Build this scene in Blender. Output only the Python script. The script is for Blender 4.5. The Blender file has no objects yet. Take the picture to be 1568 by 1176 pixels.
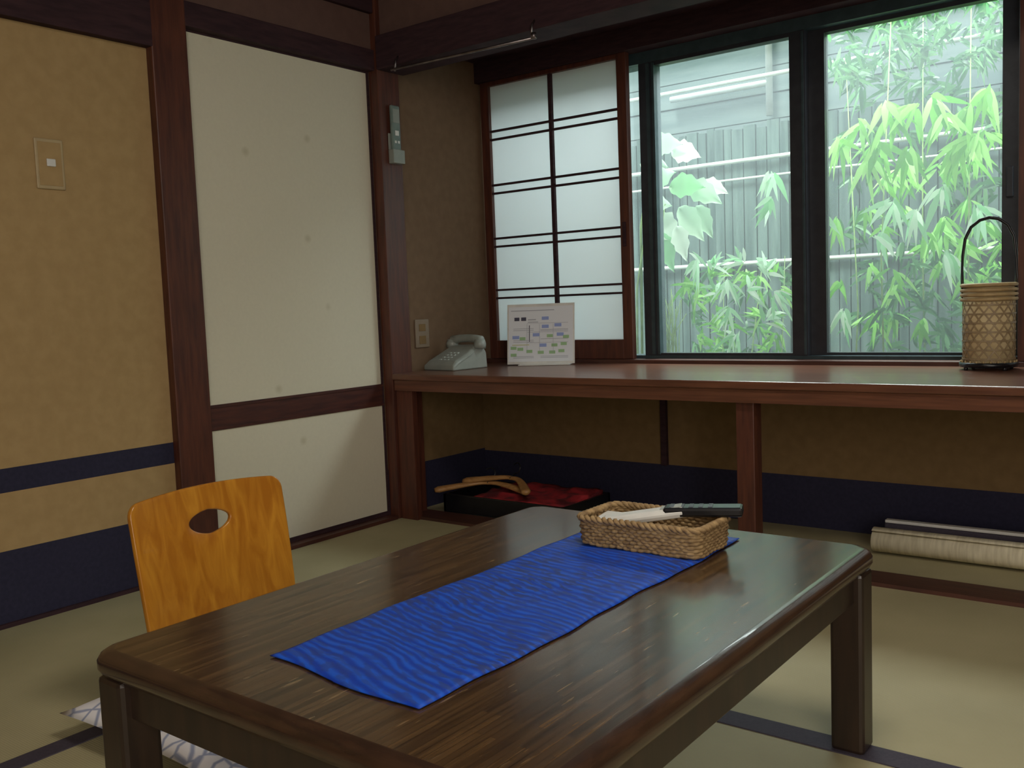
import bpy, bmesh, math, random
from mathutils import Vector, Matrix, noise
random.seed(7)
scene=bpy.context.scene
COL=scene.collection
try:
    scene.view_settings.view_transform='Standard'
except Exception: pass

# ------------------------------------------------------------------ helpers
def srgb(r,g,b):
    f=lambda c:(c/255/12.92) if c/255<=.04045 else ((c/255+.055)/1.055)**2.4
    return (f(r),f(g),f(b),1)
def newmat(name):
    m=bpy.data.materials.new(name); m.use_nodes=True
    nt=m.node_tree; nt.nodes.clear()
    out=nt.nodes.new('ShaderNodeOutputMaterial')
    return m,nt,out
def N(nt,t,**kw):
    n=nt.nodes.new(t)
    for k,v in kw.items():
        if k in n.inputs: n.inputs[k].default_value=v
        else: setattr(n,k,v)
    return n
def mat_simple(name,c1,c2=None,rough=.6,scale=20,stretch=(1,1,1),bump=.0,spec=.5,metal=0,detail=4,ramp=(.35,.65),bscale=None,coat=0):
    m,nt,out=newmat(name)
    p=N(nt,'ShaderNodeBsdfPrincipled',Roughness=rough,Metallic=metal)
    p.inputs['Specular IOR Level'].default_value=spec
    p.inputs['Coat Weight'].default_value=coat
    nt.links.new(p.outputs[0],out.inputs[0])
    tc=N(nt,'ShaderNodeTexCoord'); mp=N(nt,'ShaderNodeMapping'); mp.inputs['Scale'].default_value=stretch
    nt.links.new(tc.outputs['Object'],mp.inputs[0])
    nz=N(nt,'ShaderNodeTexNoise',Scale=scale,Detail=detail); nt.links.new(mp.outputs[0],nz.inputs['Vector'])
    r=N(nt,'ShaderNodeValToRGB'); r.color_ramp.elements[0].position=ramp[0]; r.color_ramp.elements[1].position=ramp[1]
    r.color_ramp.elements[0].color=c1; r.color_ramp.elements[1].color=c2 or c1
    nt.links.new(nz.outputs['Fac'],r.inputs[0]); nt.links.new(r.outputs[0],p.inputs['Base Color'])
    if bump:
        b=N(nt,'ShaderNodeBump',Strength=bump,Distance=.002)
        if bscale:
            n2=N(nt,'ShaderNodeTexNoise',Scale=bscale,Detail=3); nt.links.new(mp.outputs[0],n2.inputs['Vector']); nt.links.new(n2.outputs['Fac'],b.inputs['Height'])
        else: nt.links.new(nz.outputs['Fac'],b.inputs['Height'])
        nt.links.new(b.outputs[0],p.inputs['Normal'])
    return m
def empty(name,loc=(0,0,0)):
    e=bpy.data.objects.new(name,None); e.empty_display_size=.1; COL.objects.link(e); e.location=loc; return e
def obj_bm(name,bm,mats,parent=None,smooth=False,bevel=0,bseg=2):
    bmesh.ops.recalc_face_normals(bm,faces=bm.faces)
    me=bpy.data.meshes.new(name); bm.to_mesh(me); bm.free()
    if not isinstance(mats,(list,tuple)): mats=[mats]
    for m in mats: me.materials.append(m)
    o=bpy.data.objects.new(name,me); COL.objects.link(o)
    if smooth:
        for p in me.polygons: p.use_smooth=True
    if bevel:
        md=o.modifiers.new('bevel','BEVEL'); md.width=bevel; md.segments=bseg; md.limit_method='ANGLE'
    if parent: o.parent=parent
    return o
def add_box(bm,x0,x1,y0,y1,z0,z1,mi=0,M=None):
    vs=[bm.verts.new((x,y,z)) for x in (x0,x1) for y in (y0,y1) for z in (z0,z1)]
    if M:
        for v in vs: v.co=M@v.co
    for idx in ((0,1,3,2),(4,6,7,5),(0,4,5,1),(2,3,7,6),(0,2,6,4),(1,5,7,3)):
        f=bm.faces.new([vs[i] for i in idx]); f.material_index=mi
def boxes(name,L,mats,parent=None,bevel=0,M=None):
    bm=bmesh.new()
    for b in L: add_box(bm,*b[:6],mi=(b[6] if len(b)>6 else 0),M=M)
    return obj_bm(name,bm,mats,parent,bevel=bevel)
def add_tube(bm,pts,r,n=8,closed=False,mi=0,squash=None):
    pts=[Vector(p) for p in pts]; k=len(pts); rings=[]
    up=Vector((0,0,1))
    for i,p in enumerate(pts):
        a=pts[(i-1)%k] if (closed or i>0) else p; b=pts[(i+1)%k] if (closed or i<k-1) else p
        t=(b-a).normalized()
        s=t.cross(up)
        if s.length<.05: s=t.cross(Vector((0,1,0)))
        s.normalize(); u=s.cross(t)
        rr=r[i] if isinstance(r,(list,tuple)) else r
        q=squash or (1,1)
        rings.append([bm.verts.new(p+s*math.cos(2*math.pi*j/n)*rr*q[0]+u*math.sin(2*math.pi*j/n)*rr*q[1]) for j in range(n)])
    for i in range(k if closed else k-1):
        A=rings[i];B=rings[(i+1)%k]
        for j in range(n):
            f=bm.faces.new((A[j],A[(j+1)%n],B[(j+1)%n],B[j])); f.material_index=mi; f.smooth=True
    if not closed:
        for R in (rings[0],rings[-1]):
            f=bm.faces.new(R); f.material_index=mi
def lathe(bm,prof,n=40,c=(0,0,0),mi=0):
    rings=[]
    for r,z in prof:
        r=max(r,.0005)
        rings.append([bm.verts.new((c[0]+r*math.cos(2*math.pi*j/n),c[1]+r*math.sin(2*math.pi*j/n),c[2]+z)) for j in range(n)])
    for a,b in zip(rings,rings[1:]):
        for j in range(n):
            f=bm.faces.new((a[j],a[(j+1)%n],b[(j+1)%n],b[j])); f.smooth=True; f.material_index=mi

# ------------------------------------------------------------------ materials
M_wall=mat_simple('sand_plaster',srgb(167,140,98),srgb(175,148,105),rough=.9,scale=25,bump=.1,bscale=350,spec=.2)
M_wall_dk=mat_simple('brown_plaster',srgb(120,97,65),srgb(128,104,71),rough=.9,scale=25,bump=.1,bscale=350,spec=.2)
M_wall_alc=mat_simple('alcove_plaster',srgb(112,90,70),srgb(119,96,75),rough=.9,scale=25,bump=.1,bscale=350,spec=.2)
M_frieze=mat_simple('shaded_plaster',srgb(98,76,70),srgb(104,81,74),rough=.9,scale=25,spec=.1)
M_navy=mat_simple('navy_paper',srgb(43,42,62),srgb(48,47,68),rough=.8,scale=80,bump=.1,spec=.2)
M_wood=mat_simple('red_brown_timber',srgb(94,52,38),srgb(72,39,32),rough=.45,scale=12,stretch=(6,6,.6),bump=.08)
M_woodh=mat_simple('red_brown_timber_h',srgb(86,52,42),srgb(66,40,34),rough=.45,scale=12,stretch=(.6,6,6),bump=.08)
M_woody=mat_simple('red_brown_timber_y',srgb(84,46,38),srgb(62,34,32),rough=.45,scale=12,stretch=(6,.6,6),bump=.08)
M_beam=mat_simple('dark_beam',srgb(66,46,50),srgb(52,37,42),rough=.75,scale=12,stretch=(1,1,6),bump=.05,spec=.15)
M_counter=mat_simple('counter_wood',srgb(112,72,54),srgb(90,57,44),rough=.28,scale=10,stretch=(.5,8,8),bump=.03,coat=.1)
def fusuma_mat():
    m,nt,out=newmat('fusuma_paper')
    p=N(nt,'ShaderNodeBsdfPrincipled',Roughness=.85); nt.links.new(p.outputs[0],out.inputs[0])
    tc=N(nt,'ShaderNodeTexCoord')
    v=N(nt,'ShaderNodeTexVoronoi',Scale=6.0); nt.links.new(tc.outputs['Object'],v.inputs['Vector'])
    r=N(nt,'ShaderNodeValToRGB'); r.color_ramp.elements[0].position=.03; r.color_ramp.elements[1].position=.12
    r.color_ramp.elements[0].color=srgb(200,193,168); r.color_ramp.elements[1].color=srgb(218,212,191)
    nt.links.new(v.outputs['Distance'],r.inputs[0])
    nz=N(nt,'ShaderNodeTexNoise',Scale=90.0,Detail=5.0); nt.links.new(tc.outputs['Object'],nz.inputs['Vector'])
    mx=N(nt,'ShaderNodeMixRGB',blend_type='MULTIPLY'); mx.inputs[0].default_value=.08
    nt.links.new(r.outputs[0],mx.inputs[1]); nt.links.new(nz.outputs['Fac'],mx.inputs[2]); nt.links.new(mx.outputs[0],p.inputs['Base Color'])
    return m
M_fus=fusuma_mat()
def tatami_mat():
    m,nt,out=newmat('tatami_straw')
    p=N(nt,'ShaderNodeBsdfPrincipled',Roughness=.65); p.inputs['Specular IOR Level'].default_value=.3
    nt.links.new(p.outputs[0],out.inputs[0])
    tc=N(nt,'ShaderNodeTexCoord')
    w=N(nt,'ShaderNodeTexWave',Scale=60.0,Distortion=.6,bands_direction='Y'); w.inputs['Detail Scale'].default_value=3
    nt.links.new(tc.outputs['Object'],w.inputs['Vector'])
    nz=N(nt,'ShaderNodeTexNoise',Scale=3.0,Detail=6.0); nt.links.new(tc.outputs['Object'],nz.inputs['Vector'])
    r=N(nt,'ShaderNodeValToRGB'); r.color_ramp.elements[0].color=srgb(166,158,123); r.color_ramp.elements[1].color=srgb(182,173,137)
    r.color_ramp.elements[0].position=.3; r.color_ramp.elements[1].position=.7
    nt.links.new(nz.outputs['Fac'],r.inputs[0])
    mx=N(nt,'ShaderNodeMixRGB',blend_type='MULTIPLY'); mx.inputs[0].default_value=.12
    nt.links.new(r.outputs[0],mx.inputs[1]); nt.links.new(w.outputs['Color'],mx.inputs[2]); nt.links.new(mx.outputs[0],p.inputs['Base Color'])
    b=N(nt,'ShaderNodeBump',Strength=.25,Distance=.001); nt.links.new(w.outputs['Fac'],b.inputs['Height']); nt.links.new(b.outputs[0],p.inputs['Normal'])
    return m
M_tat=tatami_mat()
M_edge=mat_simple('tatami_border_cloth',srgb(66,60,72),srgb(58,52,66),rough=.8,scale=200)
def table_mat():
    m,nt,out=newmat('pressed_bamboo_tabletop')
    p=N(nt,'ShaderNodeBsdfPrincipled',Roughness=.22); p.inputs['Coat Weight'].default_value=.25; p.inputs['Coat Roughness'].default_value=.1
    nt.links.new(p.outputs[0],out.inputs[0])
    tc=N(nt,'ShaderNodeTexCoord')
    rt=N(nt,'ShaderNodeMapping'); rt.inputs['Rotation'].default_value=(0,0,math.pi/2); nt.links.new(tc.outputs['Object'],rt.inputs[0])
    br=N(nt,'ShaderNodeTexBrick'); br.inputs['Scale'].default_value=1.0; br.inputs['Brick Width'].default_value=.13; br.inputs['Row Height'].default_value=.010
    br.inputs['Mortar Size'].default_value=.0005; br.inputs['Color1'].default_value=srgb(42,28,18); br.inputs['Color2'].default_value=srgb(100,74,46); br.inputs['Mortar'].default_value=srgb(28,18,13)
    br.offset=.37; nt.links.new(rt.outputs[0],br.inputs['Vector'])
    mp=N(nt,'ShaderNodeMapping'); mp.inputs['Scale'].default_value=(55,2.6,40)
    nt.links.new(tc.outputs['Object'],mp.inputs[0])
    nz=N(nt,'ShaderNodeTexNoise',Scale=2.6,Detail=7.0,Roughness=.65); nt.links.new(mp.outputs[0],nz.inputs['Vector'])
    r=N(nt,'ShaderNodeValToRGB'); e=r.color_ramp.elements; e[0].position=.34; e[0].color=srgb(36,24,16); e[1].position=.68; e[1].color=srgb(94,70,44)
    nt.links.new(nz.outputs['Fac'],r.inputs[0])
    m1=N(nt,'ShaderNodeMixRGB'); m1.inputs[0].default_value=.55; nt.links.new(br.outputs['Color'],m1.inputs[1]); nt.links.new(r.outputs[0],m1.inputs[2])
    mp2=N(nt,'ShaderNodeMapping'); mp2.inputs['Scale'].default_value=(130,14,60); nt.links.new(tc.outputs['Object'],mp2.inputs[0])
    n2=N(nt,'ShaderNodeTexNoise',Scale=1.0,Detail=3.0,Roughness=.5); nt.links.new(mp2.outputs[0],n2.inputs['Vector'])
    r2=N(nt,'ShaderNodeValToRGB'); r2.color_ramp.elements[0].position=.66; r2.color_ramp.elements[1].position=.75; r2.color_ramp.elements[1].color=(.65,.65,.65,1)
    nt.links.new(n2.outputs['Fac'],r2.inputs[0])
    mx=N(nt,'ShaderNodeMixRGB'); mx.inputs[2].default_value=srgb(150,124,92)
    nt.links.new(r2.outputs[0],mx.inputs[0]); nt.links.new(m1.outputs[0],mx.inputs[1]); nt.links.new(mx.outputs[0],p.inputs['Base Color'])
    b=N(nt,'ShaderNodeBump',Strength=.10,Distance=.001); nt.links.new(nz.outputs['Fac'],b.inputs['Height']); nt.links.new(b.outputs[0],p.inputs['Normal'])
    return m
M_table=table_mat()
M_tableedge=mat_simple('table_edge_wood',srgb(66,46,34),srgb(50,35,27),rough=.25,scale=6,stretch=(3,3,20),coat=.3)
M_tableleg=mat_simple('dark_table_leg',srgb(54,40,32),srgb(42,32,27),rough=.35,scale=10,stretch=(6,6,.6))
def shoji_mat():
    m,nt,out=newmat('shoji_washi')
    d=N(nt,'ShaderNodeBsdfDiffuse'); d.inputs[0].default_value=(.87,.88,.88,1)
    t=N(nt,'ShaderNodeBsdfTranslucent'); t.inputs[0].default_value=(.86,.9,.92,1)
    mx=N(nt,'ShaderNodeMixShader'); mx.inputs[0].default_value=.5
    nt.links.new(d.outputs[0],mx.inputs[1]); nt.links.new(t.outputs[0],mx.inputs[2]); nt.links.new(mx.outputs[0],out.inputs[0])
    return m
M_shoji=shoji_mat()
def glass_mat():
    m,nt,out=newmat('window_glass')
    t=N(nt,'ShaderNodeBsdfTransparent'); t.inputs[0].default_value=(.92,.96,.95,1)
    g=N(nt,'ShaderNodeBsdfGlossy',Roughness=.05); g.inputs[0].default_value=(.9,.95,1,1)
    d=N(nt,'ShaderNodeBsdfTranslucent'); d.inputs[0].default_value=(.82,.93,.98,1)
    a=N(nt,'ShaderNodeMixShader'); a.inputs[0].default_value=.04
    b=N(nt,'ShaderNodeMixShader'); b.inputs[0].default_value=.055
    nt.links.new(t.outputs[0],a.inputs[1]); nt.links.new(g.outputs[0],a.inputs[2])
    nt.links.new(a.outputs[0],b.inputs[1]); nt.links.new(d.outputs[0],b.inputs[2]); nt.links.new(b.outputs[0],out.inputs[0])
    return m
M_glass=glass_mat()
M_alu=mat_simple('dark_aluminium',srgb(58,74,80),srgb(48,64,70),rough=.4,metal=.1,scale=30)
M_alu2=mat_simple('black_aluminium',srgb(50,53,60),srgb(43,46,53),rough=.4,metal=.1,scale=30)
M_white=mat_simple('white_plastic',srgb(225,225,220),srgb(215,215,212),rough=.4,scale=30)
M_cream=mat_simple('cream_plastic',srgb(180,160,122),srgb(174,154,118),rough=.5,scale=30)
M_outlet=mat_simple('taupe_plastic',srgb(134,116,96),srgb(128,111,92),rough=.5,scale=30)
M_grey=mat_simple('grey_plastic',srgb(150,155,148),srgb(142,148,141),rough=.35,scale=30)
M_greyk=mat_simple('key_grey_plastic',srgb(172,178,172),srgb(166,172,166),rough=.4,scale=30)
M_dgrey=mat_simple('dark_grey_plastic',srgb(96,104,112),srgb(84,92,100),rough=.4,scale=30)
M_holder=mat_simple('pale_green_plastic',srgb(120,136,130),srgb(108,124,120),rough=.35,scale=30)
M_black=mat_simple('black_plastic',srgb(24,24,28),srgb(18,18,22),rough=.3,scale=30)
M_metal=mat_simple('brushed_steel',srgb(150,140,140),srgb(120,112,112),rough=.4,metal=1,scale=30)
M_bamb=mat_simple('bamboo_strip',srgb(180,156,110),srgb(156,132,92),rough=.55,scale=30)
M_straw=mat_simple('seagrass',srgb(176,148,104),srgb(122,96,64),rough=.8,scale=70,ramp=(.3,.7),bump=.4)
M_oak=mat_simple('hanger_wood',srgb(184,140,88),srgb(158,114,68),rough=.4,scale=20,stretch=(1,5,5))
M_red=mat_simple('red_cloth',srgb(166,38,46),srgb(90,20,30),rough=.8,scale=14,ramp=(.4,.6),bump=.3)
M_mat=mat_simple('pale_straw_mat',srgb(230,222,196),srgb(208,199,172),rough=.8,scale=14,stretch=(8,1,1))

# ------------------------------------------------------------------ room shell
CZ=2.32
XR=4.3; YB=-4.2
boxes('floor',[(-.12,XR,YB,.9,-.06,0)],M_tat)
fl=bpy.data.objects['floor']
def border(name,x0,x1,y0,y1):
    boxes(name,[(x0,x1,y0,y1,-.01,.0025)],M_edge,fl)
border('tatami_border_1',.88,XR,-1.02,-.96)
border('tatami_border_2',.85,.90,YB,-1.02)
border('tatami_border_4',2.65,2.70,-.96,0)
boxes('ceiling',[(-.12,XR+.1,YB-.1,.9,CZ,CZ+.06)],M_beam)
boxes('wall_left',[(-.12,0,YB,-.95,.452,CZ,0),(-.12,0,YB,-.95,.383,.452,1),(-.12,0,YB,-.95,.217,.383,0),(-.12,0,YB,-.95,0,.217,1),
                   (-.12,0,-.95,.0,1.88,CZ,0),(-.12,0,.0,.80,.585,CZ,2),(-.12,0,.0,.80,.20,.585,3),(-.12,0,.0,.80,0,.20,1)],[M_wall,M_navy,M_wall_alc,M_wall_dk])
boxes('baseboard_left',[(0,.012,YB,-.97,0,.012)],M_beam)
boxes('wall_right',[(XR,XR+.1,YB,.9,0,CZ)],M_wall)
boxes('wall_back',[(-.12,XR+.1,YB-.1,YB,0,CZ)],M_wall)
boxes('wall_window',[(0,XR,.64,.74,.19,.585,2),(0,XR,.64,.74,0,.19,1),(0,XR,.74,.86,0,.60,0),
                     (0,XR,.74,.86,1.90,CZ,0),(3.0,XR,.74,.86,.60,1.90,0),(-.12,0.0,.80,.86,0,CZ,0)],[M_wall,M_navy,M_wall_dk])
boxes('trim_1',[(.93,.955,.622,.64,.19,.53)],M_beam)
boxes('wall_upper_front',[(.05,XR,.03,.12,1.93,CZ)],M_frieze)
boxes('trim_lintel',[(.05,XR,.0,.15,1.80,1.93)],M_beam,bevel=.003)
boxes('ceiling_alcove',[(.0,XR,.15,.74,1.95,1.99)],M_beam)
boxes('trim_left',[(0,.035,YB,-.965,1.71,2.02)],M_beam,bevel=.003)
boxes('trim_header',[(-.02,.035,-.845,.02,1.80,1.88)],M_beam,bevel=.003)
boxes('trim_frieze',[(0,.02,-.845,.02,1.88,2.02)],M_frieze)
boxes('trim_frieze_rail',[(0,.04,YB,.02,2.02,2.09)],M_beam)
boxes('wooden_post',[(0,.035,-.972,-.842,0,CZ)],M_wood,bevel=.004)
boxes('wooden_post.001',[(0,.05,.005,.125,0,CZ)],M_wood,bevel=.004)
boxes('trim_threshold_left',[(0,.05,-.842,.0,0,.014)],M_woody)
boxes('trim_threshold_alcove',[(.05,3.3,.04,.16,0,.012)],M_woodh)

# ------------------------------------------------------------------ fusuma (sliding door)
d=empty('door_1')
boxes('upper_panel',[(-.02,-.004,-.828,-.006,.556,1.795)],M_fus,d)
boxes('lower_panel',[(-.02,-.004,-.828,-.006,.03,.468)],M_fus,d)
boxes('mid_rail',[(-.03,.0,-.842,0,.468,.556),(-.03,.003,-.842,0,.470,.478),(-.03,.003,-.842,0,.546,.554)],M_woody,d)
boxes('frame',[(-.03,.002,-.842,-.828,.014,1.80),(-.03,.002,-.007,.003,.014,1.80),(-.03,.0,-.842,0,1.794,1.80),(-.03,.0,-.842,0,.012,.03)],M_beam,d)

# ------------------------------------------------------------------ window
w=empty('window_1')
z0,z1=.60,1.90
boxes('outer_frame',[(.0,3.0,.745,.85,z0,.625),(.0,3.0,.745,.85,1.815,z1),(2.93,3.0,.745,.85,.625,1.815),(0,.04,.745,.85,.625,1.815)],M_alu,w)
boxes('sash',[(.80,.868,.75,.80,.625,1.815),(1.432,1.49,.75,.79,.625,1.815),(1.49,1.548,.79,.83,.625,1.815),(2.135,2.20,.79,.83,.625,1.815),
             (.868,1.432,.75,.79,.625,.635),(1.548,2.135,.79,.83,.625,.635),(.868,1.432,.75,.79,1.80,1.815),(1.548,2.135,.79,.83,1.80,1.815)],[M_alu2],w)
boxes('sash_edge',[(.862,.872,.745,.80,.63,1.81),(.835,.85,.745,.752,.63,1.81),(1.478,1.486,.745,.752,.63,1.81)],[M_alu],w)
boxes('glass',[(.04,.80,.77,.774,.625,1.815),(.868,1.432,.77,.774,.635,1.80),(1.548,2.135,.81,.814,.635,1.80),(2.2,2.93,.81,.814,.625,1.815)],M_glass,w)
boxes('latch',[(2.15,2.17,.775,.79,1.15,1.25)],M_alu2,w,bevel=.003)
boxes('trim_sill',[(.0,3.0,.67,.745,.585,.612)],M_woodh,bevel=.002)
boxes('trim_head',[(.0,3.0,.67,.745,1.86,1.95)],M_beam)

def shoji(name,x0,x1,y,cols,zb,zt):
    s=empty(name)
    st=.045
    L=[(x0,x0+st,y,y+.03,.613,1.86),(x1-st,x1,y,y+.03,.613,1.86),(x0+st,x1-st,y,y+.03,.613,zb),(x0+st,x1-st,y,y+.03,zt,1.86)]
    boxes('frame',L,M_wood,s,bevel=.002)
    L=[]
    xa,xb=x0+st,x1-st
    for i in range(1,cols):
        c=xa+(xb-xa)*i/cols; L.append((c-.008,c+.008,y+.002,y+.018,zb,zt))
    for zc in (.908,1.142,1.382,1.622):
        L.append((xa,xb,y+.004,y+.016,zc-.023,zc-.014)); L.append((xa,xb,y+.004,y+.016,zc+.014,zc+.023))
    boxes('lattice',L,M_beam,s)
    boxes('washi_paper',[(xa,xb,y+.018,y+.020,zb,zt)],M_shoji,s)
    return s
shoji('shoji_screen',.015,.775,.69,2,.695,1.84)
shoji('shoji_screen.001',2.20,2.95,.69,3,.695,1.84)
boxes('finger_pull',[(.742,.758,.685,.690,1.08,1.18)],M_beam,bpy.data.objects['shoji_screen'],bevel=.002)

# ------------------------------------------------------------------ counter
c=empty('window_desk')
boxes('top',[(.052,3.3,.0,.665,.572,.597)],M_counter,c,bevel=.004)
boxes('apron',[(.052,3.3,.012,.035,.528,.572)],M_counter,c,bevel=.002)
boxes('side_support',[(.052,.14,.02,.05,0,.528),(.052,.075,.05,.15,.0,.572)],M_wood,c,bevel=.002)
boxes('leg',[(1.515,1.575,.04,.10,.012,.572)],M_wood,c,bevel=.003)

# ------------------------------------------------------------------ low table
t=empty('low_table')
TX0,TX1,TY0,TY1,TZ=1.44,2.232,-2.048,-.944,.3865
bm=bmesh.new()
def rrect(x0,x1,y0,y1,r,n=6):
    P=[]
    for cx,cy,a0 in ((x1-r,y1-r,0),(x0+r,y1-r,90),(x0+r,y0+r,180),(x1-r,y0+r,270)):
        for k in range(n+1):
            a=math.radians(a0+90*k/n); P.append((cx+r*math.cos(a),cy+r*math.sin(a)))
    return P
prof=[(.012,TZ-.042),(.004,TZ-.036),(.0,TZ-.028),(.0,TZ-.016),(.004,TZ-.007),(.010,TZ-.002),(.018,TZ)]
rings=[]
for ins,z in prof:
    rings.append([bm.verts.new((x,y,z)) for x,y in rrect(TX0+ins,TX1-ins,TY0+ins,TY1-ins,.03)])
for a,b in zip(rings,rings[1:]):
    n=len(a)
    for j in range(n):
        f=bm.faces.new((a[j],a[(j+1)%n],b[(j+1)%n],b[j])); f.smooth=True; f.material_index=1
bm.faces.new(rings[-1]); bm.faces.new(rings[0][::-1]).material_index=1
obj_bm('table_top',bm,[M_table,M_tableedge],t)
i=.022
boxes('apron',[(TX0+i,TX1-i,TY0+i,TY0+i+.02,TZ-.098,TZ-.041),(TX0+i,TX1-i,TY1-i-.02,TY1-i,TZ-.098,TZ-.041),
               (TX0+i,TX0+i+.02,TY0+i,TY1-i,TZ-.098,TZ-.041),(TX1-i-.02,TX1-i,TY0+i,TY1-i,TZ-.098,TZ-.041)],M_tableleg,t,bevel=.002)
lw=.062; e_=.006
k=1
for lx in (TX0+e_,TX1-e_-lw):
    for ly in (TY0+e_,TY1-e_-lw):
        boxes('leg_%d'%k,[(lx,lx+lw,ly,ly+lw,.0,TZ-.041)],M_tableleg,t,bevel=.008); k+=1

# ------------------------------------------------------------------ blue runner
def runner_mat():
    m,nt,out=newmat('blue_ikat_cloth')
    p=N(nt,'ShaderNodeBsdfPrincipled',Roughness=.55); p.inputs['Specular IOR Level'].default_value=.35
    nt.links.new(p.outputs[0],out.inputs[0])
    tc=N(nt,'ShaderNodeTexCoord'); mp=N(nt,'ShaderNodeMapping'); mp.inputs['Rotation'].default_value=(0,0,.25); mp.inputs['Scale'].default_value=(1,1,.2)
    nt.links.new(tc.outputs['Object'],mp.inputs[0])
    nz=N(nt,'ShaderNodeTexNoise',Scale=5.0,Detail=2.0); nt.links.new(mp.outputs[0],nz.inputs['Vector'])
    sc=N(nt,'ShaderNodeVectorMath',operation='SCALE'); sc.inputs['Scale'].default_value=.07; nt.links.new(nz.outputs['Color'],sc.inputs[0])
    ad=N(nt,'ShaderNodeVectorMath',operation='ADD'); nt.links.new(mp.outputs[0],ad.inputs[0]); nt.links.new(sc.outputs[0],ad.inputs[1])
    wv=N(nt,'ShaderNodeTexWave',Scale=20.0,Distortion=1.2,bands_direction='Y'); wv.inputs['Detail'].default_value=3; wv.inputs['Detail Scale'].default_value=2
    nt.links.new(ad.outputs[0],wv.inputs['Vector'])
    r=N(nt,'ShaderNodeValToRGB'); e=r.color_ramp.elements; e[0].position=.1; e[0].color=srgb(14,60,172); e[1].position=.9; e[1].color=srgb(26,88,204)
    nt.links.new(wv.outputs['Fac'],r.inputs[0])
    # ikat dashes: short weft-wise streaks, fading in and out in broad patches
    m2=N(nt,'ShaderNodeMapping'); m2.inputs['Rotation'].default_value=(0,0,.1); m2.inputs['Scale'].default_value=(30,110,1); nt.links.new(ad.outputs[0],m2.inputs[0])
    n3=N(nt,'ShaderNodeTexNoise',Scale=1.0,Detail=2.0); nt.links.new(m2.outputs[0],n3.inputs['Vector'])
    r3=N(nt,'ShaderNodeValToRGB'); r3.color_ramp.elements[0].position=.47; r3.color_ramp.elements[1].position=.58
    r3.color_ramp.elements[0].color=(0,0,0,1); r3.color_ramp.elements[1].color=(.8,.8,.8,1)
    nt.links.new(n3.outputs['Fac'],r3.inputs[0])
    n4=N(nt,'ShaderNodeTexNoise',Scale=4.0,Detail=2.0); nt.links.new(mp.outputs[0],n4.inputs['Vector'])
    ml=N(nt,'ShaderNodeMath',operation='MULTIPLY'); nt.links.new(r3.outputs[0],ml.inputs[0]); nt.links.new(n4.outputs['Fac'],ml.inputs[1])
    m3=N(nt,'ShaderNodeMath',operation='MULTIPLY'); nt.links.new(ml.outputs[0],m3.inputs[0]); m3.inputs[1].default_value=1.9
    mx=N(nt,'ShaderNodeMixRGB'); nt.links.new(m3.outputs[0],mx.inputs[0]); nt.links.new(r.outputs[0],mx.inputs[1]); mx.inputs[2].default_value=srgb(44,62,128)
    nt.links.new(mx.outputs[0],p.inputs['Base Color'])
    b=N(nt,'ShaderNodeBump',Strength=.22,Distance=.003); nt.links.new(wv.outputs['Fac'],b.inputs['Height']); nt.links.new(b.outputs[0],p.inputs['Normal'])
    return m
bm=bmesh.new()
nx,ny=40,110
rx0,rx1,ry0,ry1=1.70,2.0,-1.93,-1.03
G=[]
for a in range(nx+1):
    row=[]
    for b_ in range(ny+1):
        s=a/nx; v=b_/ny
        x=rx0+(rx1-rx0)*s; y=ry0+(ry1-ry0)*v
        x+=.003*math.sin(v*13+1)*(1 if s<.5 else -1)+.0015*math.sin(v*41)
        y+=.005*math.sin(s*7+.5)*(1-v)-.018*s*(1-v)
        nv=noise.noise(Vector((x*6,y*14,0)))
        z=TZ+.003+.003*(nv+.5)
        edge=min(s,1-s,v,1-v)
        if edge<.03: z=TZ+.002+(z-TZ-.002)*(edge/.03)
        row.append(bm.verts.new((x,y,max(z,TZ+.0015))))
    G.append(row)
for a in range(nx):
    for b_ in range(ny):
        bm.faces.new((G[a][b_],G[a+1][b_],G[a+1][b_+1],G[a][b_+1])).smooth=True
ro=obj_bm('table_runner',bm,runner_mat())
md=ro.modifiers.new('thick','SOLIDIFY'); md.thickness=.0012; md.offset=1

# ------------------------------------------------------------------ woven basket with remotes
bk=empty('woven_tray_basket')
BZ=TZ+.0065
bx0,bx1,by0,by1=1.755,2.002,-1.225,-1.09
bm=bmesh.new()
def path(x0,x1,y0,y1,r,step=.004):
    P=rrect(x0,x1,y0,y1,r,6); out=[]
    for a,b in zip(P,P[1:]+P[:1]):
        L=math.dist(a,b); n=max(1,int(L/step))
        for q in range(n): out.append((a[0]+(b[0]-a[0])*q/n,a[1]+(b[1]-a[1])*q/n))
    return out
base=path(bx0,bx1,by0,by1,.02)
nl=8; hh=.048
cx,cy=(bx0+bx1)/2,(by0+by1)/2
for kk in range(nl):
    z=BZ+.004+kk*(hh/nl)
    pts=[]; s=0
    for ii,(x,y) in enumerate(base):
        s+=.004
        off=.0022*math.sin(s/.0075*math.pi/1.0+kk*math.pi)
        fl_=1+kk*.004
        dx,dy=x-cx,y-cy; L=math.hypot(dx,dy)
        pts.append((cx+dx*fl_+dx/L*off,cy+dy*fl_+dy/L*off,z+.0012*math.sin(s*90+kk)))
    add_tube(bm,pts,.0040,6,True)
for phs in (0,math.pi):
    pts=[];s=0
    for x,y in base:
        s+=.004; dx,dy=x-cx,y-cy;L=math.hypot(dx,dy); f_=1.035
        pts.append((cx+dx*f_+dx/L*.004*math.sin(s*260+phs),cy+dy*f_+dy/L*.004*math.sin(s*260+phs),BZ+hh+.004+.003*math.cos(s*260+phs)))
    add_tube(bm,pts,.0048,6,True)
obj_bm('woven_sides',bm,M_straw,bk,smooth=True)
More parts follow.
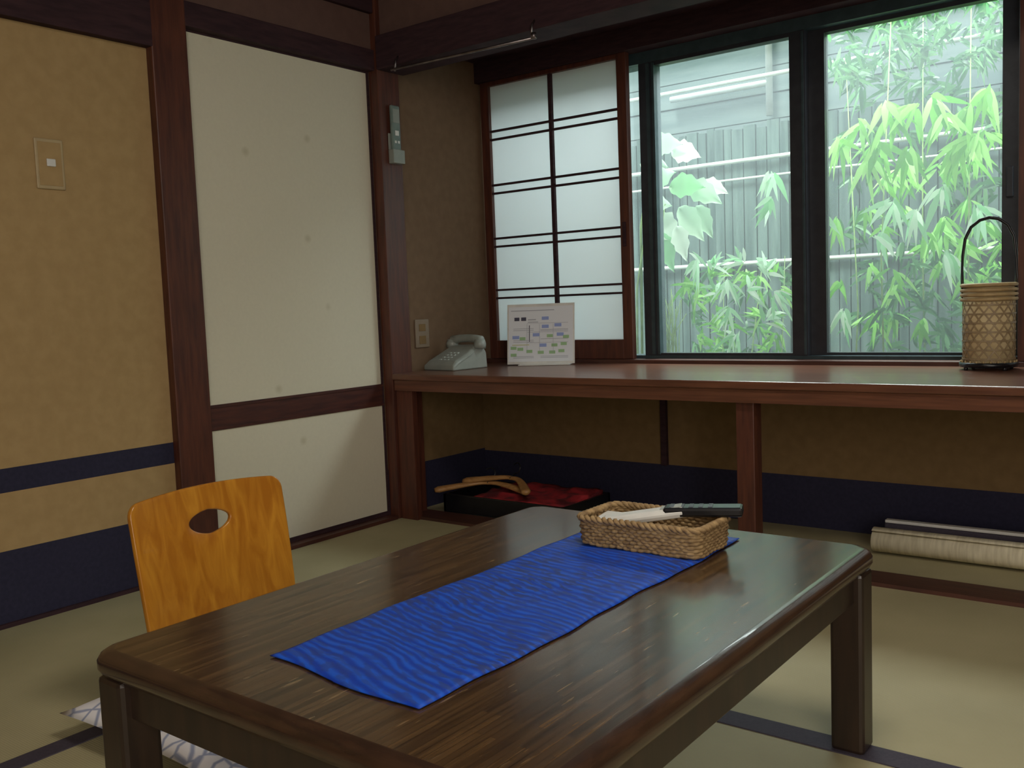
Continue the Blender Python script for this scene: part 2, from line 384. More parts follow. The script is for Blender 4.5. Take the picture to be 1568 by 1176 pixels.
boxes('basket_floor',[(bx0+.004,bx1-.004,by0+.004,by1-.004,BZ,BZ+.006)],M_straw,bk)
def rot_box(name,c,size,rz,ry,mat,parent,bevel):
    M=Matrix.Translation(c)@Matrix.Rotation(rz,4,'Z')@Matrix.Rotation(ry,4,'Y')
    sx,sy,sz=[q/2 for q in size]
    return boxes(name,[(-sx,sx,-sy,sy,-sz,sz)],mat,parent,bevel=bevel,M=M)
rm=empty('remote_control')
rot_box('body',(1.862,-1.162,BZ+.053),(.165,.044,.020),.38,-.16,M_white,rm,.008)
rot_box('display',(1.91,-1.143,BZ+.0725),(.04,.028,.002),.38,-.16,M_greyk,rm,.0005)
rm2=empty('remote_control.001')
MM=Matrix.Translation((1.955,-1.125,BZ+.066))@Matrix.Rotation(.36,4,'Z')@Matrix.Rotation(-.03,4,'Y')
boxes('body',[(-.062,.085,-.022,.022,-.009,.009)],M_black,rm2,bevel=.005,M=MM)
bm=bmesh.new()
for a in range(5):
    for b_ in range(3):
        add_box(bm,-.05+a*.018,-.042+a*.018,-.013+b_*.010,-.007+b_*.010,.009,.0105,M=MM)
obj_bm('buttons',bm,M_dgrey,rm2)
rot_box('folded_leaflet',(1.81,-1.145,BZ+.04),(.10,.07,.004),.2,.05,M_white,bk,.001)

# ------------------------------------------------------------------ legless chair
def ply_mat():
    m,nt,out=newmat('honey_plywood')
    p=N(nt,'ShaderNodeBsdfPrincipled',Roughness=.3); p.inputs['Coat Weight'].default_value=.25
    nt.links.new(p.outputs[0],out.inputs[0])
    tc=N(nt,'ShaderNodeTexCoord'); mp=N(nt,'ShaderNodeMapping'); mp.inputs['Scale'].default_value=(1,9,2.2)
    nt.links.new(tc.outputs['Object'],mp.inputs[0])
    nz=N(nt,'ShaderNodeTexNoise',Scale=3.5,Detail=3.0,Distortion=1.2); nt.links.new(mp.outputs[0],nz.inputs['Vector'])
    r=N(nt,'ShaderNodeValToRGB'); e=r.color_ramp.elements; e[0].position=.35; e[0].color=srgb(168,104,26); e[1].position=.7; e[1].color=srgb(198,136,42)
    nt.links.new(nz.outputs['Fac'],r.inputs[0]); nt.links.new(r.outputs[0],p.inputs['Base Color'])
    return m
M_ply=ply_mat()
ch=empty('legless_chair')
CYc=-1.47; ZT=.478; ZB=.10
def back_pt(s,z):
    h=max(0,(z-ZB)/(ZT-ZB))
    x=.945-.055*h**1.2+ .5*s*s
    if h<.15: x+=(.15-h)*.15
    return x
def outline():
    wt,wb=.200,.190; r=.03
    pts=[]
    for q in range(24):
        u=-1+2*q/24; s_=u*(wt-r); pts.append((s_,ZT-.008*u*u))
    for q in range(7):
        a=math.pi/2*(1-q/6); pts.append((wt-r+r*math.cos(a),ZT-.008-r+r*math.sin(a)))
    for q in range(1,18):
        f_=q/18; pts.append((wt-(wt-wb)*f_*f_,ZT-.008-r-(ZT-.008-r-ZB)*f_))
    for q in range(24):
        pts.append((wb-2*wb*q/24,ZB))
    for q in range(18):
        f_=1-q/18; pts.append((-(wt-(wt-wb)*f_*f_),ZT-.008-r-(ZT-.008-r-ZB)*f_))
    for q in range(6):
        a=math.pi/2*(q/6); pts.append((-(wt-r)-r*math.cos(a),ZT-.008-r+r*math.sin(a)))
    return pts
O=outline(); hc=(.0,.396)
nR=9; bm=bmesh.new(); R=[]
for k_ in range(nR+1):
    row=[]
    f_=(k_/nR)
    for (s,z) in O:
        a=math.atan2(z-hc[1],s-hc[0])
        ca=math.cos(a)
        hx=hc[0]+.054*ca; hz=hc[1]+.029*math.sin(a)*(1 if math.sin(a)<0 else .85)*(1-.15*abs(ca))
        S=hx+(s-hx)*f_; Z=hz+(z-hz)*f_
        row.append(bm.verts.new((back_pt(S,Z),CYc+S,Z)))
    R.append(row)
n=len(O)
for a,b in zip(R,R[1:]):
    for j in range(n):
        bm.faces.new((a[j],a[(j+1)%n],b[(j+1)%n],b[j])).smooth=True
o=obj_bm('backrest',bm,M_ply,ch)
md=o.modifiers.new('t','SOLIDIFY'); md.thickness=.012; md.offset=0
md=o.modifiers.new('b','BEVEL'); md.width=.003; md.segments=2; md.limit_method='ANGLE'; md.angle_limit=1.0
bm=bmesh.new(); rows=[]
prof=[(back_pt(0,.105),.105),(.975,.07),(.99,.045),(1.015,.028),(1.06,.020),(1.2,.016),(1.33,.018),(1.365,.022)]
for x,z in prof:
    wv=.188+.010*min(1,max(0,(x-.98)/.1))
    rows.append([bm.verts.new((x,CYc+wv*q,z)) for q in [-1,-.66,-.33,0,.33,.66,1]])
for a,b in zip(rows,rows[1:]):
    for j in range(6): bm.faces.new((a[j],a[j+1],b[j+1],b[j])).smooth=True
o=obj_bm('seat',bm,M_ply,ch); md=o.modifiers.new('t','SOLIDIFY'); md.thickness=.012; md.offset=0

def cushion_mat():
    m,nt,out=newmat('patterned_cushion_cloth')
    p=N(nt,'ShaderNodeBsdfPrincipled',Roughness=.85); nt.links.new(p.outputs[0],out.inputs[0])
    tc=N(nt,'ShaderNodeTexCoord'); v=N(nt,'ShaderNodeTexVoronoi',Scale=22.0,feature='DISTANCE_TO_EDGE'); nt.links.new(tc.outputs['Object'],v.inputs['Vector'])
    r=N(nt,'ShaderNodeValToRGB'); r.color_ramp.elements[0].position=.03; r.color_ramp.elements[1].position=.1
    r.color_ramp.elements[0].color=srgb(160,170,200); r.color_ramp.elements[1].color=srgb(240,240,246)
    nt.links.new(v.outputs['Distance'],r.inputs[0]); nt.links.new(r.outputs[0],p.inputs['Base Color']); return m
bm=bmesh.new(); cx,cy,hx_,hy_=1.145,-1.525,.305,.285; n=24; top=[];bot=[]
for a in range(n+1):
    rt=[];rb=[]
    for b_ in range(n+1):
        u=-1+2*a/n; v=-1+2*b_/n
        x=cx+hx_*u*(1-.05*(1-v*v)*abs(u)**3*1.0); y=cy+hy_*v*(1-.05*(1-u*u)*abs(v)**3)
        e=max(0,(1-u**6)*(1-v**6))**.5
        h=.024*e*(1-.3*math.exp(-(u*u+v*v)*9))
        rt.append(bm.verts.new((x,y,.054+h))); rb.append(bm.verts.new((x,y,.054-.024*e)))
    top.append(rt);bot.append(rb)
for a in range(n):
    for b_ in range(n):
        bm.faces.new((top[a][b_],top[a+1][b_],top[a+1][b_+1],top[a][b_+1])).smooth=True
        bm.faces.new((bot[a][b_],bot[a][b_+1],bot[a+1][b_+1],bot[a+1][b_])).smooth=True
bmesh.ops.remove_doubles(bm,verts=bm.verts,dist=.0005)
obj_bm('floor_cushion',bm,cushion_mat())

# ------------------------------------------------------------------ telephone
ph=empty('telephone',(.150,.300,.597)); ph.rotation_euler=(0,0,math.radians(-8)); ph.scale=(.95,.95,1.0)
bm=bmesh.new()
sec=[(-.115,.0),(-.115,.020),(-.090,.040),(-.02,.068),(.030,.094),(.075,.098),(.095,.07),(.10,.0)]
rows=[]
for q,xw in ((0,-.095),(1,-.083),(2,.083),(3,.095)):
    rows.append([bm.verts.new((xw*(1.05 if y<0 else .92), y, z-(.008 if q in(0,3) and z>.02 else 0))) for y,z in sec])
for a,b in zip(rows,rows[1:]):
    for j in range(len(sec)):
        bm.faces.new((a[j],a[(j+1)%len(sec)],b[(j+1)%len(sec)],b[j]))
bm.faces.new(rows[0]); bm.faces.new(rows[-1][::-1])
obj_bm('body',bm,M_grey,ph,bevel=.008,bseg=3)
bm=bmesh.new()
hp=[(-.100,.056,.106),(-.090,.058,.116),(-.05,.060,.124),(0,.061,.126),(.05,.060,.124),(.090,.058,.116),(.100,.056,.106)]
add_tube(bm,hp,[.017,.022,.017,.016,.017,.022,.017],12)
for sx in (-1,1):
    add_tube(bm,[(sx*.092,.054,.120),(sx*.093,.052,.102),(sx*.093,.050,.084)],[.022,.028,.026],14)
obj_bm('handset',bm,M_grey,ph,smooth=True)
bm=bmesh.new()
for a in range(3):
    for b_ in range(4):
        add_box(bm,-.03+a*.024,-.014+a*.024,-.085+b_*.019,-.073+b_*.019,.036+b_*.0080,.046+b_*.0082)
obj_bm('keypad',bm,M_greyk,ph,bevel=.001)
bm=bmesh.new()
pts=[(-.095,.05,.075),(-.112,.03,.045),(-.114,-.01,.012),(-.110,-.05,.005),(-.10,-.07,.004)]
add_tube(bm,pts,.0022,6)
obj_bm('cord',bm,M_grey,ph,smooth=True)

# ------------------------------------------------------------------ information sheet on stand
sg=empty('information_sign',(.415,.53,.598)); sg.rotation_euler=(0,0,math.radians(22))
tilt=Matrix.Rotation(math.radians(-8),4,'X')
W,H=.295,.262
boxes('acrylic_board',[(-W/2,W/2,0,.004,0.004,H)],M_white,sg,bevel=.001,M=tilt)
boxes('stand_foot',[(-.09,.13,-.035,.04,0,.004)],M_white,sg)
def flat(n,c): return mat_simple(n,srgb(*c),srgb(*c),rough=.6)
mp_=flat('sheet_white',(228,233,240)); mb=flat('print_blue',(150,168,222)); mk=flat('print_black',(70,70,90)); mg=flat('print_green',(160,198,150)); mgr=flat('print_grey',(170,174,186)); my=flat('print_yellow',(205,205,150))
bm=bmesh.new()
add_box(bm,-.14,.14,-.0012,0,.015,.25,0,tilt)
def pr(x0,x1,z0,z1,mi): add_box(bm,x0,x1,-.0022,-.0012,z0,z1,mi,tilt)
pr(-.13,.06,.232,.235,4)
for x in (-.115,-.085): pr(x,x+.022,.19,.205,2)
pr(-.055,-.02,.192,.196,4);pr(-.055,-.01,.182,.185,4)
for x,z in ((.02,.2),(.02,.165),(.075,.17),(-.02,.13),(.085,.13),(-.11,.12),(.01,.085)):
    pr(x-.014,x+.016,z-.008,z+.006,1)
for x,z in ((-.12,.075),(-.09,.07),(-.05,.06),(.0,.055),(.05,.055),(.1,.09),(.11,.12),(.04,.125),(-.08,.115),(.06,.085),(-.12,.045),(.09,.06)):
    pr(x-.012,x+.014,z-.008,z+.005,3)
for z in (.03,.036,.155,.148,.105,.098): pr(-.12,-.03,z,z+.0018,4)
for z in (.03,.036,.11,.145,.15): pr(.0,.12,z,z+.0018,4)
for x in (-.06,-.005,.055): pr(x,x+.0012,.05,.175,4)
for z in (.095,.14,.178): pr(-.06,.12,z,z+.0012,4)
pr(-.125,-.05,.085,.088,5)
pr(-.05,-.047,.1,.17,2)
obj_bm('printed_sheet',bm,[mp_,mb,mk,mg,mgr,my],sg)

# ------------------------------------------------------------------ bamboo lantern
la=empty('bamboo_lantern',(2.14,.56,.597)); la.scale=(1.05,1.05,1.2)
Rl=.075
bm=bmesh.new()
lathe(bm,[(0,.012),(.07,.012),(.07,.225),(.068,.225),(.068,.02),(0,.02)],40)
Mlp=mat_simple('lantern_paper',srgb(206,188,146),srgb(190,170,126),rough=.8,scale=20)
obj_bm('paper_liner',bm,Mlp,la)
bm=bmesh.new()
def ribbon(pts,w,th=.0012):
    k=len(pts); A=[]
    for ii in range(k):
        a=Vector(pts[max(0,ii-1)]);b=Vector(pts[min(k-1,ii+1)]);p=Vector(pts[ii]); t_=(b-a).normalized(); nrm=Vector((p.x,p.y,0)).normalized(); s_=t_.cross(nrm)
        A.append([bm.verts.new(p+s_*w/2),bm.verts.new(p-s_*w/2),bm.verts.new(p-s_*w/2+nrm*th),bm.verts.new(p+s_*w/2+nrm*th)])
    for a,b in zip(A,A[1:]):
        for j in range(4): bm.faces.new((a[j],a[(j+1)%4],b[(j+1)%4],b[j]))
for sgn in (-1,1):
    for q in range(16):
        a0=2*math.pi*q/16
        pts=[((Rl-.004)*math.cos(a0+sgn*f_*1.9/12*1.0),(Rl-.004)*math.sin(a0+sgn*f_*1.9/12),.018+f_*.16/12) for f_ in range(13)]
        ribbon(pts,.004)
for q in range(7):
    z=.03+q*.0235
    pts=[((Rl-.003)*math.cos(2*math.pi*j/48),(Rl-.003)*math.sin(2*math.pi*j/48),z) for j in range(49)]
    ribbon(pts,.004)
M_weave=mat_simple('dark_bamboo_weave',srgb(156,136,104),srgb(134,114,84),rough=.55,scale=30)
obj_bm('kagome_weave',bm,M_weave,la)
bm=bmesh.new()
for z in (.185,.197,.209,.222):
    add_tube(bm,[((Rl-.001)*math.cos(2*math.pi*j/48),(Rl-.001)*math.sin(2*math.pi*j/48),z) for j in range(48)],.005,8,True)
for q in range(24):
    a=2*math.pi*q/24; add_tube(bm,[(Rl*math.cos(a),Rl*math.sin(a),.018),(Rl*math.cos(a),Rl*math.sin(a),.025)],.003,6)
obj_bm('bamboo_rim',bm,M_bamb,la,smooth=True)
bm=bmesh.new()
lathe(bm,[(0,.008),(.08,.008),(.082,.014),(.08,.02),(0,.02)],40)
for q in range(4):
    a=math.pi/4+q*math.pi/2; add_tube(bm,[(.072*math.cos(a),.072*math.sin(a),.01),(.076*math.cos(a),.076*math.sin(a),.0)],.006,8)
obj_bm('base_ring',bm,M_black,la,smooth=True)
bm=bmesh.new()
pts=[(-.072,0,.19),(-.074,0,.24),(-.073,0,.30),(-.066,0,.345),(-.05,0,.375),(-.025,0,.392),(0,0,.397),(.025,0,.392),(.05,0,.375),(.066,0,.345),(.073,0,.30),(.074,0,.24),(.072,0,.19)]
add_tube(bm,pts,.0045,8)
obj_bm('handle',bm,M_black,la,smooth=True)

# ------------------------------------------------------------------ wall items
sw=empty('light_switch')
boxes('plate',[(0.001,.007,-1.352,-1.268,1.245,1.39)],M_cream,sw,bevel=.003)
boxes('inner_plate',[(.007,.0085,-1.344,-1.276,1.255,1.38)],M_wall,sw,bevel=.001)
boxes('rocker',[(.0085,.014,-1.322,-1.296,1.31,1.332)],M_white,sw,bevel=.002)
ou=empty('wall_outlet')
boxes('plate',[(0.001,.008,.20,.285,.69,.81)],M_outlet,ou,bevel=.003)
boxes('sockets',[(.008,.010,.222,.262,.705,.74),(.008,.010,.222,.262,.76,.79)],M_wall_dk,ou,bevel=.001)
ar=empty('wall_remote_holder')
boxes('cradle',[(.051,.080,.045,.110,1.44,1.495),(.051,.056,.045,.105,1.495,1.56)],M_grey,ar,bevel=.004)
boxes('remote_body',[(.057,.072,.052,.100,1.475,1.67)],M_holder,ar,bevel=.006)
boxes('remote_screen',[(.072,.0735,.058,.094,1.60,1.655)],M_grey,ar,bevel=.0005)
boxes('remote_keys',[(.072,.0745,.062,.072,1.52,1.53),(.072,.0745,.080,.090,1.52,1.53),(.072,.0745,.066,.086,1.55,1.57)],M_white,ar,bevel=.0005)
bm=bmesh.new()
add_tube(bm,[(.15,-.02,1.778),(.45,-.02,1.772),(.84,-.02,1.765)],.005,10)
lathe(bm,[(0,0),(.010,0),(.010,.02),(0,.02)],16,(.83,-.02,1.762))
for x in (.17,.82): add_tube(bm,[(x,-.02,1.77),(x,-.015,1.81),(x,.002,1.83)],.004,8)
obj_bm('hanging_rail',bm,M_metal,None,smooth=True)

# ------------------------------------------------------------------ clothes tray with hangers
tr=empty('clothes_tray')
x0,x1,y0,y1=.15,.76,.17,.50
boxes('lacquer_box',[(x0,x1,y0,y1,.0,.012),(x0,x1,y0,y0+.014,.012,.085),(x0,x1,y1-.014,y1,.012,.085),(x0,x0+.014,y0,y1,.012,.085),(x1-.014,x1,y0,y1,.012,.085)],M_black,tr,bevel=.002)
bm=bmesh.new(); n=20; g=[]
for a in range(n+1):
    g.append([bm.verts.new((.30+.44*a/n,y0+.02+(y1-y0-.04)*b_/n,.084+.016*noise.noise(Vector((a*.3,b_*.3,1)))+.012*b_/n)) for b_ in range(n+1)])
for a in range(n):
    for b_ in range(n): bm.faces.new((g[a][b_],g[a+1][b_],g[a+1][b_+1],g[a][b_+1])).smooth=True
o=obj_bm('folded_red_robe',bm,M_red,tr); md=o.modifiers.new('t','SOLIDIFY'); md.thickness=.05; md.offset=-1
def hanger(name,loc,rz,rx):
    h=empty(name,loc); h.rotation_euler=(rx,0,rz)
    bm=bmesh.new(); pts=[];rs=[]
    for q in range(31):
        u=-1+2*q/30; pts.append((.20*u,.12*(1-abs(u)**1.2)-.02*(1-abs(u))**6,.0)); rs.append(.012+.010*abs(u) if abs(u)<.97 else .014)
    add_tube(bm,pts,rs,10,squash=(.95,.6)); obj_bm('shoulder_bar',bm,M_oak,h,smooth=True)
    bm=bmesh.new(); add_tube(bm,[(0,.09,.003),(0,.11,.008),(.0,.125,.012)]+[(.022*math.sin(a),.125+.5*(.022-.022*math.cos(a)),.012+.85*(.022-.022*math.cos(a))) for a in [x*.35 for x in range(0,13)]],.0026,6)
    obj_bm('hook',bm,M_black,h,smooth=True)
hanger('coat_hanger',(.34,.185,.108),math.radians(20),math.radians(9))
hanger('coat_hanger.001',(.40,.195,.130),math.radians(-12),math.radians(12))

# ------------------------------------------------------------------ rolled mat
rmat=empty('rolled_straw_mat')
bm=bmesh.new()
sp=[]
for q in range(70):
    a=q/69*6.5*math.pi+.6; r_=.012+.030*q/69; sp.append((r_*math.cos(a),r_*math.sin(a)))
rowA=[bm.verts.new((1.83,.40+y,.045+z)) for y,z in sp]; rowB=[bm.verts.new((3.05,.40+y,.045+z)) for y,z in sp]
for j in range(len(sp)-1): bm.faces.new((rowA[j],rowA[j+1],rowB[j+1],rowB[j])).smooth=True
o=obj_bm('rolled_sheet',bm,M_mat,rmat); md=o.modifiers.new('t','SOLIDIFY'); md.thickness=.003; md.offset=0
boxes('dark_binding',[(1.85,3.05,.447,.485,.0,.092)],M_edge,rmat,bevel=.004)
boxes('pale_edge',[(1.85,3.05,.455,.480,.092,.102)],M_white,rmat,bevel=.002)

# ------------------------------------------------------------------ garden outside
M_soil=mat_simple('garden_ground',srgb(80,86,60),srgb(58,64,44),rough=.95,scale=6)
boxes('garden_ground',[(-3,6,.9,5,-.3,-.05)],M_soil)
M_slat=mat_simple('weathered_fence_wood',srgb(88,108,102),srgb(54,74,71),rough=.8,scale=4,stretch=(6,6,.5))
bm=bmesh.new(); x=-2.4
while x<4.5:
    wd=.045+random.random()*.03
    dz=random.uniform(-.02,.02)
    add_box(bm,x,x+wd-.006,2.35+random.uniform(-.006,.006),2.37,-.05,1.80+dz); x+=wd
add_box(bm,-2.4,4.5,2.372,2.39,-.05,1.76)
fe=obj_bm('garden_fence',bm,M_slat)
M_rail=mat_simple('pale_bamboo_rail',srgb(206,214,206),srgb(184,194,186),rough=.5,scale=10)
bm=bmesh.new()
for z in (2.04,1.60,1.50,1.03): add_tube(bm,[(-2.4,2.325,z),(1,2.325,z+.01),(4.5,2.325,z)],.012 if z!=1.50 else .007,8)
for x in (-2.2,3.2,): add_tube(bm,[(x,2.30,-.05),(x,2.30,2.2)],.022,8)
o=obj_bm('fence_rails',bm,M_rail,fe)
M_side=mat_simple('grey_siding',srgb(120,136,132),srgb(100,118,116),rough=.8,scale=3,stretch=(.5,1,5))
nb=empty('neighbour_house')
bm=bmesh.new()
for q in range(14):
    z=1.3+q*.16
    add_box(bm,-2.6,4.8,3.0-.006*(q%2),3.06,z,z+.152)
add_box(bm,-2.6,4.8,3.04,3.08,-.05,3.6)
obj_bm('siding',bm,M_side,nb)
bm=bmesh.new(); add_tube(bm,[(.47,2.95,1.95),(.47,2.95,3.6)],.022,10); add_tube(bm,[(-.2,2.95,2.15),(.47,2.95,2.15)],.02,10)
obj_bm('drain_pipe',bm,M_rail,nb)

def leafmat(name,ca,cb,cc,tr=.5):
    m,nt,out=newmat(name)
    g=N(nt,'ShaderNodeNewGeometry'); r=N(nt,'ShaderNodeValToRGB'); e=r.color_ramp.elements
    e[0].color=ca; e[1].color=cc; q=e.new(.5); q.color=cb
    nt.links.new(g.outputs['Random Per Island'],r.inputs[0])
    d=N(nt,'ShaderNodeBsdfPrincipled',Roughness=.4); t=N(nt,'ShaderNodeBsdfTranslucent')
    nt.links.new(r.outputs[0],d.inputs['Base Color']); nt.links.new(r.outputs[0],t.inputs[0])
    mx=N(nt,'ShaderNodeMixShader'); mx.inputs[0].default_value=tr
    nt.links.new(d.outputs[0],mx.inputs[1]); nt.links.new(t.outputs[0],mx.inputs[2]); nt.links.new(mx.outputs[0],out.inputs[0]); return m
M_leafA=leafmat('bamboo_leaf_bright',srgb(86,158,60),srgb(132,204,80),srgb(184,236,144))
M_leafB=leafmat('bamboo_leaf_dark',srgb(42,88,56),srgb(66,120,72),srgb(108,162,104))
M_leafC=leafmat('pale_broad_leaf',srgb(132,200,136),srgb(194,232,198),srgb(234,248,232))
M_stem=mat_simple('bamboo_stem',srgb(130,160,90),srgb(100,130,70),rough=.6,scale=20)
def add_leaf(bm,base,dirv,L,W,mi=0,droop=.3):
    d_=Vector(dirv).normalized(); side=d_.cross(Vector((random.uniform(-.4,.4),-1,random.uniform(-.3,.6)))).normalized()
    prof=[(0,.12),(.15,.7),(.4,1),(.7,.65),(.9,.25),(1,.02)]
    prev=None; p=Vector(base)
    for f_,wf in prof:
        q=p+d_*L*f_+Vector((0,0,-1))*droop*L*f_*f_
        a=bm.verts.new(q+side*W*wf/2); b=bm.verts.new(q-side*W*wf/2)
        if prev:
            f=bm.faces.new((prev[0],prev[1],b,a)); f.material_index=mi; f.smooth=True
        prev=(a,b)
def cluster(bm,p,n,L,W,mi,spread=1.0,ori=None):
    a0=ori if ori is not None else random.uniform(-math.pi,math.pi)
    for k_ in range(n):
        a=a0+random.uniform(-1.1,1.1)*spread
        d_=Vector((math.cos(a),random.uniform(-.6,.35),math.sin(a)))
        add_leaf(bm,Vector(p)+Vector((random.uniform(-.015,.015),random.uniform(-.02,.02),random.uniform(-.015,.015))),d_,L*random.uniform(.6,1.15),W*random.uniform(.7,1.2),mi,random.uniform(.1,.5))
# s: 0..1 across the window width, t: 0..1 up its height, at garden depth Y
def W2(s,t,Y):
    X72=.86+1.28*s; Z72=.62+1.19*t; f_=(Y+2.7214)/3.4414
    return Vector((2.7508+(X72-2.7508)*f_,Y,.8607+(Z72-.8607)*f_))
bm=bmesh.new()
def patch(s0,s1,t0,t1,Y0,Y1,num,nl,L,W,mi,ori=None,spread=1):
    for _ in range(num):
        s=random.uniform(s0,s1);t=random.uniform(t0,t1)
        cluster(bm,W2(s,t,random.uniform(Y0,Y1)),nl,L,W,mi,spread,ori)
dn=-math.pi/2
patch(.60,1.05,.0,.98,1.9,2.15,120,6,.11,.019,1)
patch(.1,.45,-.02,.30,1.9,2.15,36,6,.10,.016,1)
patch(.58,1.0,.80,1.02,1.5,1.8,85,6,.085,.015,1)
patch(.66,1.02,.1,.64,1.4,1.8,44,6,.10,.018,0,dn,1.2)
patch(.70,1.02,.0,.3,1.4,1.8,36,6,.09,.015,1)
patch(.50,.60,.05,.5,1.4,1.7,5,5,.11,.02,0,dn,.9)
patch(.1,.44,.0,.28,1.4,1.7,34,6,.09,.015,0)
for s,t in ((.60,.66),(.66,.70),(.74,.70),(.80,.72),(.86,.68),(.93,.70),(.97,.74),(.70,.64),(.78,.60),(.9,.60),(.84,.74),(.72,.74),(.68,.58),(.95,.62)):
    cluster(bm,W2(s,t,1.35),8,.13,.026,0,1.0,dn+random.uniform(-.9,.9))
for s,t in ((.51,.55),(.53,.34),(.53,.46),(.40,.58),(.40,.50),(.74,.46),(.80,.42),(.70,.36),(.88,.30),(.60,.14),(.86,.48),(.95,.42),(.54,.62)):
    cluster(bm,W2(s,t,1.3),7,.12,.025,2,.9,dn+random.uniform(-.5,.5))
for s,t in ((.20,.29),(.26,.25),(.32,.22),(.38,.27),(.30,.31),(.22,.22),(.38,.12),(.28,.08),(.35,.31),(.16,.32),(.26,.16),(.40,.20)):
    cluster(bm,W2(s,t,1.3),8,.11,.018,2,1.2)
bamboo=obj_bm('garden_bamboo',bm,[M_leafA,M_leafB,M_leafC])
bm=bmesh.new()
for s,top,Y in ((.2,.30,1.45),(.3,.30,1.5),(.36,.32,1.4),(.53,.6,1.5),(.62,.9,1.6),(.72,1.2,1.5),(.83,1.2,1.7),(.92,1.2,1.55)):
    P0=W2(s,-.6,Y); P1=W2(s+random.uniform(-.05,.08),top,Y); mid=(P0+P1)/2+Vector((random.uniform(-.05,.05),0,0))
    P0.z=-.05
    add_tube(bm,[P0,mid,P1],[.005,.0035,.0018],6)
for s,t in ((.04,.02),(.06,.0),(.08,.03),(.05,.01)):
    a=W2(s,t,1.3)
    for k_ in range(6):
        add_tube(bm,[a+Vector((0,0,-.65)),a+Vector((random.uniform(-.03,.03),0,.05)),a+Vector((random.uniform(-.09,.06),0,random.uniform(.15,.3)))],.002,5)
obj_bm('stems',bm,M_stem,bamboo)
bm=bmesh.new()
def broad(c,L,W,ang,mi=0):
    d_=Vector((math.cos(ang),-.25,math.sin(ang))).normalized(); side=d_.cross(Vector((0,-1,.25))).normalized(); nrm=side.cross(d_)
    ctr=[];k=14
    for i_ in range(k+1):
        f_=i_/k; wd=math.sin(math.pi*min(1,f_**.75))*W*(1+.12*math.sin(f_*22))
        p=Vector(c)+d_*L*f_+Vector((0,0,-.2*L*f_*f_))
        ctr.append((bm.verts.new(p+side*wd/2+nrm*.012),bm.verts.new(p),bm.verts.new(p-side*wd/2+nrm*.012)))
    for a,b in zip(ctr,ctr[1:]):
        for j in (0,1):
            f=bm.faces.new((a[j],a[j+1],b[j+1],b[j])); f.smooth=True; f.material_index=mi
for s,t,L,Wd,an in ((.05,.71,.22,.12,.15),(.13,.69,.18,.11,-.1),(.02,.66,.18,.12,.0),(.12,.57,.22,.12,.1),(.18,.57,.22,.11,-.3),(.15,.50,.21,.11,-.7),(.07,.48,.19,.12,-.6),(.21,.50,.17,.09,-.9),
                    (.05,.58,.19,.11,.5),(.08,.42,.19,.10,-1.0),(.14,.44,.16,.09,-1.1),(.05,.40,.16,.10,-.4),(.23,.57,.16,.08,-.2),(.03,.52,.18,.11,.1)):
    broad(W2(s-.05,t,1.4+random.uniform(-.1,.1)),L,Wd,an)
sh=obj_bm('broadleaf_shrub',bm,[M_leafC])
bm=bmesh.new()
for s,t in ((.03,.66),(.08,.52),(.01,.45)):
    P1=W2(s-.03,t,1.42); add_tube(bm,[Vector((P1.x-.1,1.45,-.05)),(P1+Vector((-.06,0,-.3))),P1],[.008,.006,.003],6)
obj_bm('stems',bm,M_stem,sh)

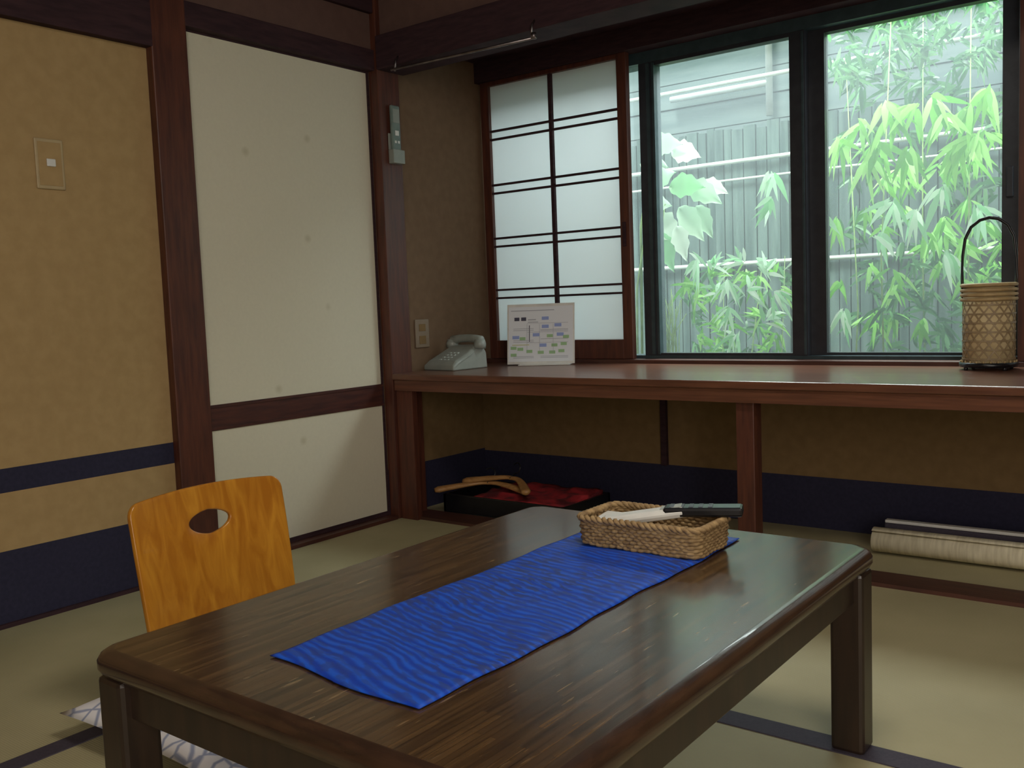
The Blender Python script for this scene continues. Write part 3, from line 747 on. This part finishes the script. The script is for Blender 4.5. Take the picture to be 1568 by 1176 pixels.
# ------------------------------------------------------------------ unseen ceiling lamp, added above the camera view as fill
cl=empty('added_ceiling_lamp')
Ml,nt,out=newmat('added_lamp_shade'); e=N(nt,'ShaderNodeEmission',Strength=1.5); e.inputs[0].default_value=(1,.93,.8,1); nt.links.new(e.outputs[0],out.inputs[0])
boxes('shade',[(2.05,2.55,-1.75,-1.25,2.14,2.24)],Ml,cl)
boxes('wood_frame',[(2.03,2.57,-1.77,-1.75,2.12,2.26),(2.03,2.57,-1.25,-1.23,2.12,2.26),(2.03,2.05,-1.77,-1.23,2.12,2.26),(2.55,2.57,-1.77,-1.23,2.12,2.26),(2.25,2.35,-1.55,-1.45,2.24,2.32)],M_wood,cl)
def area(name,loc,target,size,energy,col,sy=None):
    l=bpy.data.lights.new(name,'AREA'); l.energy=energy; l.color=col[:3]; l.size=size
    if sy: l.shape='RECTANGLE'; l.size_y=sy
    o=bpy.data.objects.new(name,l); COL.objects.link(o); o.location=loc
    o.rotation_euler=(Vector(target)-Vector(loc)).to_track_quat('-Z','Y').to_euler(); return o
area('added_ceiling_fill',(2.3,-1.5,2.11),(2.3,-1.5,0),.5,14,(1,.91,.78))  # fill light under the added lamp fitting
area('sky_light_window',(1.6,1.45,2.75),(1.5,-1.2,.1),2.4,200,(.95,.98,.97),1.2)
area('rear_fill_light',(3.9,-3.6,1.35),(.4,-.4,.8),1.9,60,(1,.94,.85))  # added soft fill inside the room, no window behind it
sun=bpy.data.lights.new('sun','SUN'); sun.energy=6.0; sun.angle=.3; sun.color=(1,.99,.95)
so=bpy.data.objects.new('sun',sun); COL.objects.link(so); so.rotation_euler=(math.radians(24),math.radians(-8),0)

wd=bpy.data.worlds.new('world'); scene.world=wd; wd.use_nodes=True
bg=wd.node_tree.nodes['Background']; bg.inputs[0].default_value=(.82,.9,.95,1); bg.inputs[1].default_value=2.3

# ------------------------------------------------------------------ camera
yaw,pit,rol=.6542,.0847,-.0383
fw=Vector((-math.sin(yaw)*math.cos(pit),math.cos(yaw)*math.cos(pit),-math.sin(pit)))
r=Vector((math.cos(yaw),math.sin(yaw),0)); u=r.cross(fw)
r2=r*math.cos(rol)+u*math.sin(rol); u2=-r*math.sin(rol)+u*math.cos(rol)
cd=bpy.data.cameras.new('camera'); co=bpy.data.objects.new('camera',cd); COL.objects.link(co)
Mx=Matrix((r2,u2,-fw)).transposed().to_4x4(); Mx.translation=Vector((2.7508,-2.7214,.8607))
co.matrix_world=Mx; cd.sensor_width=36; cd.lens=1442.2/1568*36; cd.clip_start=.02
scene.camera=co
